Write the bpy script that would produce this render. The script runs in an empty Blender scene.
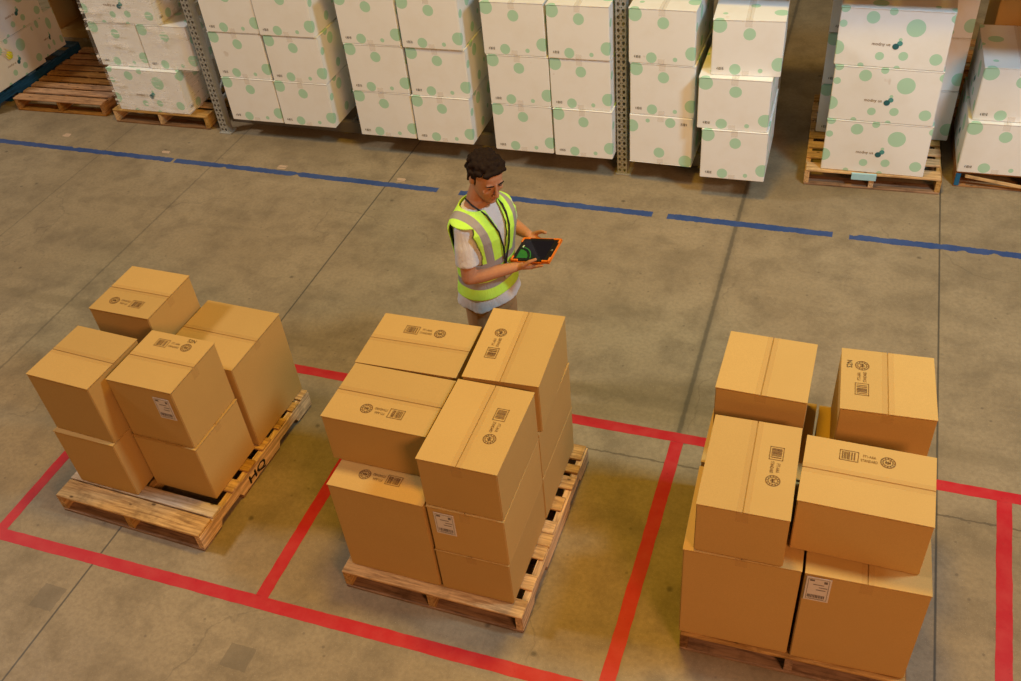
import bpy, bmesh, math, random
from mathutils import Vector, Matrix, Euler, noise as mnoise
random.seed(7)
C = bpy.context.scene.collection
PI = math.pi
R = math.radians

# ------------------------------------------------------------------ node helpers
class NT:
    def __init__(s, name):
        s.m = bpy.data.materials.new(name); s.m.use_nodes = True
        s.t = s.m.node_tree; s.t.nodes.clear()
        s.out = s.n('ShaderNodeOutputMaterial')
    def n(s, kind, **kw):
        nd = s.t.nodes.new(kind)
        for k, v in kw.items(): setattr(nd, k, v)
        return nd
    def put(s, sock, v):
        if v is None: return
        if isinstance(v, bpy.types.NodeSocket): s.t.links.new(v, sock)
        else:
            if isinstance(v, (tuple, list)) and len(v) == 3 and sock.type == 'RGBA': v = (*v, 1)
            sock.default_value = v
    def math(s, op, a, b=None, clamp=False):
        nd = s.n('ShaderNodeMath', operation=op, use_clamp=clamp)
        s.put(nd.inputs[0], a)
        if b is not None: s.put(nd.inputs[1], b)
        return nd.outputs[0]
    def vmath(s, op, a, b=None):
        nd = s.n('ShaderNodeVectorMath', operation=op)
        s.put(nd.inputs[0], a)
        if b is not None: s.put(nd.inputs[1], b)
        return nd.outputs['Value'] if op in ('DISTANCE', 'LENGTH') else nd.outputs[0]
    def mix(s, f, a, b, blend='MIX'):
        nd = s.n('ShaderNodeMix', data_type='RGBA', blend_type=blend)
        s.put(nd.inputs[0], f); s.put(nd.inputs[6], a); s.put(nd.inputs[7], b)
        return nd.outputs[2]
    def noise(s, vec, scale, detail=3, rough=.55, dist=0.0):
        nd = s.n('ShaderNodeTexNoise')
        s.put(nd.inputs['Vector'], vec); nd.inputs['Scale'].default_value = scale
        nd.inputs['Detail'].default_value = detail; nd.inputs['Roughness'].default_value = rough
        nd.inputs['Distortion'].default_value = dist
        return nd.outputs['Fac']
    def ramp(s, f, *stops):
        nd = s.n('ShaderNodeValToRGB'); s.put(nd.inputs[0], f)
        e = nd.color_ramp.elements
        while len(e) < len(stops): e.new(.5)
        for el, (p, c) in zip(e, stops):
            el.position = p; el.color = (c, c, c, 1) if isinstance(c, (int, float)) else (*c, 1)
        return nd.outputs[0]
    def obj(s): return s.n('ShaderNodeTexCoord').outputs['Object']
    def rnd(s): return s.n('ShaderNodeObjectInfo').outputs['Random']
    def mapping(s, vec, scale=(1, 1, 1), loc=(0, 0, 0)):
        nd = s.n('ShaderNodeMapping'); s.put(nd.inputs[0], vec)
        s.put(nd.inputs['Scale'], scale); s.put(nd.inputs['Location'], loc)
        return nd.outputs[0]
    def bump(s, h, strength=.2, dist=.01):
        nd = s.n('ShaderNodeBump'); s.put(nd.inputs['Height'], h)
        nd.inputs['Strength'].default_value = strength; nd.inputs['Distance'].default_value = dist
        return nd.outputs[0]
    def bsdf(s, color, rough=.6, metal=0.0, spec=.4, normal=None, alpha=None, **kw):
        nd = s.n('ShaderNodeBsdfPrincipled')
        s.put(nd.inputs['Base Color'], color); s.put(nd.inputs['Roughness'], rough)
        nd.inputs['Metallic'].default_value = metal; nd.inputs['Specular IOR Level'].default_value = spec
        if normal is not None: s.put(nd.inputs['Normal'], normal)
        if alpha is not None: s.put(nd.inputs['Alpha'], alpha)
        for k, v in kw.items(): s.put(nd.inputs[k], v)
        s.t.links.new(nd.outputs[0], s.out.inputs[0])
        return s.m

def srgb(r, g, b):
    f = lambda c: (c/255/12.92 if c/255 <= .04045 else ((c/255+.055)/1.055)**2.4)
    return (f(r), f(g), f(b))

def plain(name, col, rough=.6, metal=0.0, spec=.4, var=.08, scale=40):
    t = NT(name); o = t.obj()
    f = t.noise(o, scale, 3)
    a = tuple(c*(1-var) for c in col); b = tuple(min(1, c*(1+var)) for c in col)
    return t.bsdf(t.mix(f, a, b), rough, metal, spec)

# ------------------------------------------------------------------ materials
def m_cardboard(name, col):
    t = NT(name); o = t.obj()
    o2 = t.vmath('ADD', o, t.math('MULTIPLY', t.rnd(), 7.0))
    fine = t.noise(o2, 260, 2, .6)
    blot = t.noise(o2, 4, 3, .6)
    fib = t.noise(t.mapping(o2, (30, 30, 240)), 6, 2)
    c = t.mix(t.ramp(fine, (.3, 0.0), (.7, 1.0)), tuple(k*.93 for k in col), tuple(k*1.06 for k in col))
    c = t.mix(t.math('MULTIPLY', t.ramp(blot, (.35, 0.0), (.75, 1.0)), .22), c, (col[0]*.86, col[1]*.82, col[2]*.75))
    v = t.math('ADD', t.math('MULTIPLY', t.rnd(), .14), .93)
    c = t.mix(1.0, c, t.n('ShaderNodeCombineColor').outputs[0], 'MULTIPLY') if False else c
    hs = t.n('ShaderNodeHueSaturation'); t.put(hs.inputs['Value'], v); t.put(hs.inputs['Color'], c); c = hs.outputs[0]
    return t.bsdf(c, .72, spec=.25, normal=t.bump(fib, .06, .002))
CARD = (.52, .335, .112)
M_card = m_cardboard('cardboard', CARD)
M_ink = plain('stamp_ink', (.17, .09, .03), .8)
M_inkdark = plain('black_ink', (.015, .012, .01), .7)
M_paper = plain('label_paper', (.66, .62, .60), .55)
M_inkgrey = plain('label_ink', (.16, .14, .14), .7)
def m_tape(name, col, alpha):
    t = NT(name); o = t.obj()
    return t.bsdf(t.mix(t.noise(o, 60), col, tuple(k*1.15 for k in col)), .22, spec=.5, alpha=alpha,
                  normal=t.bump(t.noise(o, 90), .25, .002))
M_tape = m_tape('packing_tape', (.52, .30, .12), .10)
M_tapew = m_tape('packing_tape_pale', (.60, .48, .36), .15)

GREEN = srgb(150, 196, 158)
def m_dotted(name, base, green):
    """white carton with pale green dots; dots are spheres cut by the carton's faces"""
    t = NT(name); o = t.obj()
    W, D, H = .53, .76, .43
    dots = [(.05, 0, .385, .056), (.275, 0, .325, .046), (.508, 0, .10, .054), (.185, 0, .05, .043), (.375, 0, .045, .018),
            (W, .05, .29, .034), (W, .22, .34, .05), (W, .27, .09, .04), (W, .50, .30, .055), (W, .60, .07, .035), (W, .42, .16, .02),
            (W, .72, .38, .03), (.29, .28, H, .036), (.49, .16, H, .055), (.10, .50, H, .055), (.36, .62, H, .05), (.08, .12, H, .02),
            (.05, D, .12, .05), (.30, D, .30, .05), (.46, D, .08, .045)]
    for u, v, r in [(.03, .425, .034), (.005, .13, .054), (.03, .31, .027), (.225, .365, .045), (.355, .415, .028), (.52, .305, .064),
                    (.31, .085, .031), (.47, .095, .033), (.69, .085, .043), (.19, .005, .022), (.44, .0, .022), (.432, .215, .013)]:
        dots.append((0, D-u, v, r))
    tot = None
    for x, y, z, r in dots:
        d = t.vmath('DISTANCE', o, (x-W/2, y-D/2, z))
        k = t.math('LESS_THAN', d, r)
        tot = k if tot is None else t.math('MAXIMUM', tot, k)
    wear = t.noise(t.vmath('ADD', o, t.math('MULTIPLY', t.rnd(), 9.0)), 5, 4, .6)
    c = t.mix(t.ramp(wear, (.45, 0.0), (.8, .35)), base, (base[0]*.86, base[1]*.80, base[2]*.70))
    sp = t.noise(t.vmath('ADD', o, t.math('MULTIPLY', t.rnd(), 5.0)), 9, 2, .5)
    c = t.mix(t.ramp(sp, (.74, 0.0), (.78, .25)), c, (.35, .22, .12))
    c = t.mix(tot, c, green)
    return t.bsdf(c, .6, spec=.3)
M_white = m_dotted('white_dotted_card', (.80, .825, .835), (.42, .68, .53))
M_rawedge = plain('raw_card_edge', (.36, .22, .10), .8)
M_teal = plain('teal_print', srgb(40, 98, 108), .6)
M_tealight = plain('light_teal_print', srgb(80, 150, 150), .6)

def m_wood(name, axis, col, dark):
    t = NT(name); o = t.obj(); r = t.rnd()
    o2 = t.vmath('ADD', o, t.math('MULTIPLY', r, 13.0))
    sc = (2, 26, 26) if axis == 'x' else (26, 2, 26)
    g = t.noise(t.mapping(o2, sc), 2.2, 5, .65, .4)
    g2 = t.noise(o2, 7, 4, .65)
    c = t.mix(t.ramp(g, (.36, 0.0), (.60, 1.0)), dark, col)
    c = t.mix(t.math('MULTIPLY', t.ramp(g2, (.52, 0.0), (.70, 1.0)), .5), c, tuple(k*.4 for k in dark))
    kn = t.n('ShaderNodeTexVoronoi'); t.put(kn.inputs['Vector'], t.mapping(o2, (5, 9, 9) if axis == 'x' else (9, 5, 9))); kn.inputs['Scale'].default_value = 1.2
    c = t.mix(t.ramp(kn.outputs['Distance'], (.06, .8), (.11, 0.0)), c, (.05, .025, .01))
    hs = t.n('ShaderNodeHueSaturation'); t.put(hs.inputs['Color'], c)
    t.put(hs.inputs['Value'], t.math('ADD', t.math('MULTIPLY', r, .5), .72))
    t.put(hs.inputs['Saturation'], t.math('SUBTRACT', 1.12, t.math('MULTIPLY', r, .35)))
    return t.bsdf(hs.outputs[0], .78, spec=.2, normal=t.bump(g, .3, .004))
WOODS = {}
def wood(kind, axis):
    k = (kind, axis)
    if k not in WOODS:
        col, dark = {'tan': ((.68, .43, .16), (.34, .185, .06)), 'brown': ((.46, .23, .075), (.22, .095, .03)),
                     'pale': ((.66, .56, .42), (.44, .33, .2)), 'blue': ((.02, .10, .24), (.01, .05, .12)), 'old': ((.33, .19, .10), (.15, .08, .04))}[kind]
        WOODS[k] = m_wood('wood_%s_%s' % k, axis, col, dark)
    return WOODS[k]

JOINTS = [(-3.648, .006, .85), (-.66, .016, .62), (.797, .006, .85), (-6.66, .008, .35), (-5.42, .010, .40)]
PATCH = [(-3.755, 1.94, .075, .075), (-2.516, 1.912, .075, .065), (-2.286, 2.756, .06, .04), (-.11, 6.222, .05, .04), (-3.1, 6.25, .08, .05),
         (-7.1, 6.56, .1, .06), (-5.85, 6.44, .1, .05), (-3.43, 6.42, .1, .06)]
def m_floor():
    t = NT('concrete_floor'); o = t.obj()
    n1 = t.noise(o, .8, 6, .6, .3); n2 = t.noise(o, 3.5, 6, .65, .2); n3 = t.noise(o, 40, 4, .6); n4 = t.noise(o, 190, 2, .5)
    streak = t.noise(t.mapping(o, (.35, 2.6, 1)), 1.4, 5, .6, .5)
    A, B, D = (.285, .227, .142), (.350, .285, .185), (.17, .135, .085)
    c = t.mix(t.ramp(n1, (.35, 0.0), (.65, 1.0)), A, B)
    c = t.mix(t.math('MULTIPLY', t.ramp(n2, (.45, 0.0), (.66, 1.0)), .68), c, D)
    c = t.mix(t.math('MULTIPLY', t.ramp(streak, (.48, 0.0), (.68, 1.0)), .26), c, (.185, .15, .095))
    c = t.mix(t.math('MULTIPLY', t.ramp(n3, (.35, 1.0), (.6, 0.0)), .38), c, (.18, .14, .09))
    c = t.mix(t.ramp(n4, (.62, 0.0), (.78, .6)), c, (.55, .49, .39))
    # small dark spots and pale chips
    v = t.n('ShaderNodeTexVoronoi'); t.put(v.inputs['Vector'], o); v.inputs['Scale'].default_value = 3.2
    big = t.noise(o, 25, 3)
    d = t.math('ADD', v.outputs['Distance'], t.math('MULTIPLY', big, .06))
    c = t.mix(t.ramp(d, (.055, .75), (.10, 0.0)), c, (.08, .065, .045))
    v2 = t.n('ShaderNodeTexVoronoi'); t.put(v2.inputs['Vector'], o); v2.inputs['Scale'].default_value = 7
    c = t.mix(t.ramp(v2.outputs['Distance'], (.04, .5), (.08, 0.0)), c, (.10, .08, .06))
    # hairline cracks
    v3 = t.n('ShaderNodeTexVoronoi', feature='DISTANCE_TO_EDGE')
    nd = t.n('ShaderNodeTexNoise'); t.put(nd.inputs['Vector'], o); nd.inputs['Scale'].default_value = 1.6; nd.inputs['Detail'].default_value = 5
    warp = t.vmath('ADD', o, t.vmath('MULTIPLY', nd.outputs['Color'], (.9, .9, 0)))
    t.put(v3.inputs['Vector'], warp); v3.inputs['Scale'].default_value = .42
    crk = t.math('MULTIPLY', t.ramp(v3.outputs['Distance'], (.0008, .30), (.003, 0.0)), t.ramp(t.noise(o, .9, 2), (.45, 0.0), (.55, 1.0)))
    c = t.mix(crk, c, (.07, .055, .04))
    sx = t.n('ShaderNodeSeparateXYZ'); t.put(sx.inputs[0], o); X, Y = sx.outputs[0], sx.outputs[1]
    wob = t.math('MULTIPLY', t.math('SUBTRACT', t.noise(o, 22, 3), .5), .02)
    # an old dirty seam running across behind the pallets
    sy = t.math('ABSOLUTE', t.math('SUBTRACT', t.math('ADD', Y, t.math('MULTIPLY', wob, 1.5)), 3.74))
    mask = t.math('MULTIPLY', t.math('LESS_THAN', sy, .006), t.math('GREATER_THAN', X, -1.3))
    c = t.mix(t.math('MULTIPLY', mask, .6), c, (.07, .055, .04))
    ty = t.math('ABSOLUTE', t.math('SUBTRACT', Y, 4.22))
    c = t.mix(t.math('MULTIPLY', t.ramp(ty, (.035, 1.0), (.07, 0.0)), .28), c, (.15, .12, .07))
    for x, w, k in JOINTS:
        e = t.math('ABSOLUTE', t.math('SUBTRACT', t.math('ADD', X, t.math('MULTIPLY', wob, .15 if w < .007 else .9)), x))
        c = t.mix(t.math('MULTIPLY', t.ramp(e, (w*.6, 1.0), (w*1.15, 0.0)), k), c, (.055, .05, .04))
        if w > .01:
            c = t.mix(t.math('MULTIPLY', t.ramp(e, (w*1.2, 1.0), (w*3.5, 0.0)), t.math('MULTIPLY', n3, .5)), c, (.10, .085, .055))
    for x, y, hw, hd in PATCH:
        dx = t.math('ABSOLUTE', t.math('SUBTRACT', X, x)); dy = t.math('ABSOLUTE', t.math('SUBTRACT', Y, y))
        k = t.math('MULTIPLY', t.math('LESS_THAN', t.math('ADD', dx, wob), hw), t.math('LESS_THAN', t.math('ADD', dy, wob), hd))
        c = t.mix(t.math('MULTIPLY', k, t.math('ADD', t.math('MULTIPLY', n3, .4), .25 if y < 5 else .0)), c, (.13, .11, .08))
    return t.bsdf(c, t.ramp(n2, (.3, .42), (.7, .62)), spec=.35, normal=t.bump(n3, .05, .004))
M_floor = m_floor()
def m_floortape(name, col, worn):
    t = NT(name); o = t.obj()
    n = t.noise(o, 9, 5, .6); n2 = t.noise(o, 60, 3)
    c = t.mix(t.ramp(n, (.4, 0.0), (.7, 1.0)), col, worn)
    c = t.mix(t.ramp(n2, (.62, 0.0), (.75, .5)), c, tuple(k*.6 for k in col))
    return t.bsdf(c, .45, spec=.4)
M_red = m_floortape('red_floor_tape', (.47, .012, .022), (.50, .035, .04))
M_blue = m_floortape('blue_floor_paint', (.024, .062, .21), (.04, .085, .25))

def m_steel():
    t = NT('galvanised_steel'); o = t.obj()
    f = t.noise(o, 14, 4); f2 = t.noise(o, 120, 2)
    c = t.mix(f, (.40, .41, .40), (.54, .55, .53))
    c = t.mix(t.ramp(f2, (.6, 0.0), (.8, .5)), c, (.18, .17, .15))
    return t.bsdf(c, .45, .55, .5)
M_steel = m_steel()
M_wall = plain('painted_wall', (.35, .31, .24), .8, scale=2)

# ------------------------------------------------------------------ mesh builder
class MB:
    def __init__(s): s.v = []; s.f = []
    def add(s, vs, fs):
        b = len(s.v); s.v += [tuple(v) for v in vs]; s.f += [tuple(b+i for i in f) for f in fs]; return s
    def box(s, x0, y0, z0, x1, y1, z1, M=None):
        vs = [Vector(p) for p in ((x0, y0, z0), (x1, y0, z0), (x1, y1, z0), (x0, y1, z0), (x0, y0, z1), (x1, y0, z1), (x1, y1, z1), (x0, y1, z1))]
        if M is not None: vs = [M @ v for v in vs]
        return s.add(vs, [(0, 3, 2, 1), (4, 5, 6, 7), (0, 1, 5, 4), (1, 2, 6, 5), (2, 3, 7, 6), (3, 0, 4, 7)])
    def bevbox(s, x0, y0, z0, x1, y1, z1, b=.004, seg=2):
        bm = bmesh.new(); bmesh.ops.create_cube(bm, size=1)
        for v in bm.verts: v.co = Vector(((x0+x1)/2+v.co.x*(x1-x0), (y0+y1)/2+v.co.y*(y1-y0), (z0+z1)/2+v.co.z*(z1-z0)))
        bmesh.ops.bevel(bm, geom=bm.edges[:], offset=b, segments=seg, affect='EDGES', profile=.5)
        bm.verts.index_update(); s.add([v.co.copy() for v in bm.verts], [[v.index for v in f.verts] for f in bm.faces]); bm.free(); return s
    def prism(s, poly, axis, a0, a1):
        """polygon in the two other axes, extruded along axis"""
        n = len(poly)
        def P(p, a): return {'x': (a, p[0], p[1]), 'y': (p[0], a, p[1]), 'z': (p[0], p[1], a)}[axis]
        vs = [P(p, a0) for p in poly]+[P(p, a1) for p in poly]
        fs = [tuple(range(n))[::-1], tuple(range(n, 2*n))]+[(i, (i+1) % n, n+(i+1) % n, n+i) for i in range(n)]
        return s.add(vs, fs)
    def tube(s, pts, rad, n=10, flat=1.0, up=None, hem=False):
        """tapered capsule along a polyline"""
        pts = [Vector(p) for p in pts]
        if not isinstance(rad, (list, tuple)): rad = [rad]*len(pts)
        P, Rr = [], []
        d0 = (pts[1]-pts[0]).normalized(); d1 = (pts[-1]-pts[-2]).normalized()
        for k in (1.0, .7, .35): P.append(pts[0]-d0*rad[0]*k); Rr.append(rad[0]*math.sqrt(max(.01, 1-k*k)))
        P += pts; Rr += list(rad)
        for k in ((.1,) if hem else (.35, .7, 1.0)): P.append(pts[-1]+d1*rad[-1]*k); Rr.append(rad[-1]*(.97 if hem else math.sqrt(max(.01, 1-k*k))))
        ref = Vector(up) if up else (Vector((0, 0, 1)) if abs(d0.z) < .8 else Vector((0, 1, 0)))
        vs, fs = [], []
        for i, (p, r) in enumerate(zip(P, Rr)):
            d = (P[min(i+1, len(P)-1)]-P[max(i-1, 0)]).normalized()
            a = d.cross(ref).normalized(); b = a.cross(d).normalized()
            for k in range(n):
                t = 2*PI*k/n; vs.append(p+a*math.cos(t)*r+b*math.sin(t)*r*flat)
        L = len(P)
        for i in range(L-1):
            for k in range(n): fs.append((i*n+k, i*n+(k+1) % n, (i+1)*n+(k+1) % n, (i+1)*n+k))
        fs.append(tuple(range(n))[::-1]); fs.append(tuple(range((L-1)*n, L*n)))
        return s.add(vs, fs)
    def ell(s, c, r, M=None, n=16, m=10):
        vs, fs = [], []; c = Vector(c)
        for i in range(m+1):
            th = PI*i/m
            for k in range(n):
                ph = 2*PI*k/n
                v = Vector((r[0]*math.sin(th)*math.cos(ph), r[1]*math.sin(th)*math.sin(ph), r[2]*math.cos(th)))
                if M is not None: v = M @ v
                vs.append(c+v)
        for i in range(m):
            for k in range(n): fs.append((i*n+k, (i+1)*n+k, (i+1)*n+(k+1) % n, i*n+(k+1) % n))
        return s.add(vs, fs)
    def loft(s, rings, close=True):
        n = len(rings[0]); vs = [p for r in rings for p in r]; fs = []
        for i in range(len(rings)-1):
            for k in range(n): fs.append((i*n+k, i*n+(k+1) % n, (i+1)*n+(k+1) % n, (i+1)*n+k))
        if close: fs.append(tuple(range(n))[::-1]); fs.append(tuple(range((len(rings)-1)*n, len(rings)*n)))
        return s.add(vs, fs)
    def mesh(s, name, mat, smooth=False, fixn=False):
        me = bpy.data.meshes.new(name); me.from_pydata(s.v, [], s.f); me.update()
        if fixn:
            bm = bmesh.new(); bm.from_mesh(me); bmesh.ops.recalc_face_normals(bm, faces=bm.faces); bm.to_mesh(me); bm.free()
        for m in (mat if isinstance(mat, list) else [mat]): me.materials.append(m)
        if smooth: me.polygons.foreach_set('use_smooth', [True]*len(me.polygons))
        return me

def link(name, me, parent=None, M=None):
    o = bpy.data.objects.new(name, me); C.objects.link(o)
    if parent is not None: o.parent = parent
    if M is not None: o.matrix_local = M
    return o
def tag(o, label, cat, group=None, kind=None):
    if label: o['label'] = label
    if cat: o['category'] = cat
    if group: o['group'] = group
    if kind: o['kind'] = kind
    return o
def thing(name, label, cat, loc=(0, 0, 0), rz=0.0, group=None):
    o = bpy.data.objects.new(name, None); C.objects.link(o); o.empty_display_size = .1
    o.location = loc; o.rotation_euler = (0, 0, rz)
    return tag(o, label, cat, group)
def dup(root, loc=None, rz=None, label=None, group=None, scale=None):
    def cp(o, par):
        c = o.copy(); C.objects.link(c)
        if par is not None: c.parent = par
        for ch in o.children: cp(ch, c)
        return c
    r = cp(root, None)
    if loc is not None: r.location = loc
    if rz is not None: r.rotation_euler = (0, 0, rz)
    if scale is not None: r.scale = scale
    if label: r['label'] = label
    if group: r['group'] = group
    return r

# ------------------------------------------------------------------ flat print (text, bars, rings) as ink meshes
_tc = {}
def text2d(s, size):
    if s not in _tc:
        cu = bpy.data.curves.new('t', 'FONT'); cu.body = s; cu.size = 1; cu.resolution_u = 2
        ob = bpy.data.objects.new('t', cu); C.objects.link(ob)
        bpy.context.view_layer.update()
        me = ob.evaluated_get(bpy.context.evaluated_depsgraph_get()).to_mesh()
        vs = [(v.co.x, v.co.y) for v in me.vertices]; fs = [tuple(p.vertices) for p in me.polygons]
        ob.evaluated_get(bpy.context.evaluated_depsgraph_get()).to_mesh_clear()
        bpy.data.objects.remove(ob); bpy.data.curves.remove(cu)
        _tc[s] = (vs, fs)
    vs, fs = _tc[s]
    return [(x*size, y*size) for x, y in vs], fs
class Ink:
    def __init__(s): s.v = []; s.f = []
    def add(s, vs, fs): b = len(s.v); s.v += vs; s.f += [tuple(b+i for i in f) for f in fs]; return s
    def rect(s, x0, y0, x1, y1): return s.add([(x0, y0), (x1, y0), (x1, y1), (x0, y1)], [(0, 1, 2, 3)])
    def frame(s, x0, y0, x1, y1, t): return s.rect(x0, y0, x1, y0+t).rect(x0, y1-t, x1, y1).rect(x0, y0, x0+t, y1).rect(x1-t, y0, x1, y1)
    def ring(s, cx, cy, r0, r1, n=28):
        vs = [(cx+r*math.cos(2*PI*k/n), cy+r*math.sin(2*PI*k/n)) for r in (r0, r1) for k in range(n)]
        return s.add(vs, [(k, (k+1) % n, n+(k+1) % n, n+k) for k in range(n)])
    def disc(s, cx, cy, r, n=24): return s.add([(cx+r*math.cos(2*PI*k/n), cy+r*math.sin(2*PI*k/n)) for k in range(n)], [tuple(range(n))])
    def text(s, st, x, y, size, width=None):
        vs, fs = text2d(st, size)
        if not vs: return s
        x0 = min(v[0] for v in vs); x1 = max(v[0] for v in vs)
        k = (width/(x1-x0)) if width else 1
        return s.add([((v[0]-x0)*k+x, v[1]+y) for v in vs], fs)
    def place(s, fn, mat, name): # fn maps (x,y)->3d
        me = bpy.data.meshes.new(name); me.from_pydata([fn(*v) for v in s.v], [], s.f); me.materials.append(mat); return me

def stamp_ink(rng):
    """barcode, two lines of lettering and a round seal: about .21 long, centred, reading along +x"""
    k = Ink(); x0 = -.115
    k.frame(x0, -.030, x0+.078, .030, .0028)
    x = x0+.010
    while x < x0+.066:
        w = rng.choice((.0022, .0036, .005)); k.rect(x, -.022, x+w, .022); x += w+rng.choice((.0022, .0034, .006))
    k.text('FT1-AAA', x0+.096, .006, .022, .052); k.text('STANDARD', x0+.088, -.019, .021, .068)
    cx = x0+.197
    k.ring(cx, 0, .0275, .0312).ring(cx, 0, .018, .0205)
    for a in range(12):
        t = a*PI/6; k.rect(cx+.0235*math.cos(t)-.0022, .0235*math.sin(t)-.0022, cx+.0235*math.cos(t)+.0022, .0235*math.sin(t)+.0022)
    k.rect(cx-.010, -.009, cx-.006, .011).rect(cx-.002, -.012, cx+.002, .008).rect(cx+.006, -.008, cx+.010, .012).rect(cx-.012, -.003, cx+.012, .001)
    return k

# ------------------------------------------------------------------ brown cartons
def carton_body(w, d, h, rng, bulge=.0018):
    bm = bmesh.new(); bmesh.ops.create_cube(bm, size=1)
    bmesh.ops.subdivide_edges(bm, edges=bm.edges[:], cuts=7, use_grid_fill=True)
    ph = [rng.uniform(.3, 1.0)*bulge for _ in range(4)]
    for v in bm.verts:
        x, y, z = v.co*2
        dx = dy = 0
        if abs(x) > .999: dx = math.copysign(1, x)*ph[0 if x > 0 else 1]*(1-y*y)*(1-z*z)
        if abs(y) > .999: dy = math.copysign(1, y)*ph[2 if y > 0 else 3]*(1-x*x)*(1-z*z)
        v.co = Vector((x*w/2+dx, y*d/2+dy, (z+1)*h/2))
    bm.edges.ensure_lookup_table()
    sharp = [e for e in bm.edges if len(e.link_faces) == 2 and e.calc_face_angle() > .8]
    bmesh.ops.bevel(bm, geom=sharp, offset=.004, segments=2, affect='EDGES')
    me = bpy.data.meshes.new('carton_body'); bm.to_mesh(me); bm.free(); me.materials.append(M_card)
    me.polygons.foreach_set('use_smooth', [False]*len(me.polygons)); return me

def cardboard_box(key, L, th, w, d, h, z0, label, seam='x', print_at=None, rot=0, s2n=False, ship=None, fronttape=True, gap=.0042, tapeok=True):
    """L: front-left base corner (x,y); seam: flap seam along local x or y"""
    rng = random.Random(key); t = R(th)
    c = Vector((L[0]+math.cos(t)*w/2-math.sin(t)*d/2, L[1]+math.sin(t)*w/2+math.cos(t)*d/2, z0))
    root = thing('cardboard_box', label, 'box', c, t, {'1': 'brown boxes on the left pallet', '2': 'brown boxes on the middle pallet', '3': 'brown boxes on the right pallet'}.get(key[0]))
    ft = .005
    link('body', carton_body(w-.002, d-.002, h-ft, rng), root)
    g = gap/2
    def flap(a): # a=-1 / +1
        e = .001
        if seam == 'x': args = (-w/2-e, (-d/2-e if a < 0 else g), w/2+e, (-g if a < 0 else d/2+e))
        else: args = ((-w/2-e if a < 0 else g), -d/2-e, (-g if a < 0 else w/2+e), d/2+e)
        lift = rng.uniform(0, .0006)
        return MB().bevbox(args[0], args[1], h-ft+lift, args[2], args[3], h+lift, .0016, 2).mesh('flap', M_card)
    link('flap', flap(-1), root); link('flap', flap(1), root)
    # packing tape over the seam and down both ends
    zt, tw, o = h+.0012, .026, .003
    dn = rng.uniform(.045, .07) if fronttape else .0
    mb = MB(); Ln = (w if seam == 'x' else d)/2
    def q(u, s, z): return (u, s, z) if seam == 'x' else (s, u, z)
    prof = [(-Ln-o, zt-dn-.001), (-Ln-o, zt), (Ln+o, zt), (Ln+o, zt-dn-.001)]
    for (u0, za), (u1, zb) in zip(prof, prof[1:]):
        if abs(u0-u1)+abs(za-zb) < .003: continue
        mb.add([q(u0, -tw, za), q(u0, tw, za), q(u1, tw, zb), q(u1, -tw, zb)], [(0, 1, 2, 3)])
    tp = link('tape', mb.mesh('tape', M_tape), root); tp['label'] = 'glossy brown packing tape'
    if print_at:
        px, py = print_at; k = stamp_ink(rng); cr, sr = math.cos(R(rot)), math.sin(R(rot))
        fn = lambda x, y: (px-w/2+cr*x-sr*y, py-d/2+sr*x+cr*y, h+.0022)
        p = link('printed_mark', k.place(fn, M_ink, 'printed_mark'), root); p['label'] = 'printed barcode, lettering and round seal'
        if s2n:
            k2 = Ink().text('S2N', .060, .043, .036, .050)
            p2 = link('stamped_mark', k2.place(fn, M_inkdark, 'stamped_mark'), root); p2['label'] = 'black S2N stamp'
    if ship:
        lx, lz, lw, lh = ship   # lower-left corner on the front face
        y = -d/2-.0042
        M = lambda x, z: (lx-w/2+x, y, lz+z)
        lab = MB().bevbox(lx-w/2, y, lz, lx-w/2+lw, y+.002, lz+lh, .0006, 1).mesh('shipping_label', M_paper)
        sl = link('shipping_label', lab, root); sl['label'] = 'white shipping label'
        k = Ink(); k.frame(.008, .010, lw-.008, lh-.008, .0018)
        k.rect(.014, lh-.026, .034, lh-.014).rect(lw-.03, lh-.034, lw-.016, lh-.018)
        for i, (a, b) in enumerate(((.03, .075), (.055, .09), (.045, .085))):
            k.rect(a, lh-.05-i*.018, min(b, lw-.012), lh-.045-i*.018)
        x = .014
        while x < lw-.018:
            ww = rng.choice((.0016, .003, .0045)); k.rect(x, .022, x+ww, .044); x += ww+rng.choice((.0014, .0022))
        k.rect(.02, .014, lw-.02, .0165)
        pk = link('printed_text', k.place(lambda x, z: (lx-w/2+x, y-.0008, lz+z), M_inkgrey, 'printed_text'), sl)
    return root

PT = .142
B = cardboard_box
# left pallet
B('1a2', (-4.010, 3.226), -1, .42, .42, .418, PT, 'brown cardboard box hidden low at the back left of the left pallet', 'x')
B('1b2', (-3.995, 2.623), -1.9, .426, .42, .427, PT, 'bottom brown box at the front left corner of the left pallet', 'x')
B('1b', (-3.991, 2.651), -3, .426, .42, .422, .570, 'upper brown box at the front left of the left pallet, top without print', 'x', gap=.005)
B('1c2', (-3.519, 2.719), -1.8, .428, .418, .417, PT, 'bottom brown box at the front right corner of the left pallet, under the labelled box', 'x')
B('1c', (-3.522, 2.727), -1.5, .422, .415, .426, .560, 'brown box with white shipping label and S2N stamp on the left pallet', 'x', (.206, .334), 0, True, (.285, .215, .105, .155))
B('1d', (-3.575, 3.162), -2, .516, .522, .627, PT, 'tall single brown box at the back right of the left pallet', 'x')
B('1a', (-4.013, 3.224), -1, .42, .42, .43, .561, 'brown box standing highest at the back left of the left pallet', 'x', (.195, .099), 180, gap=.006)
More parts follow.
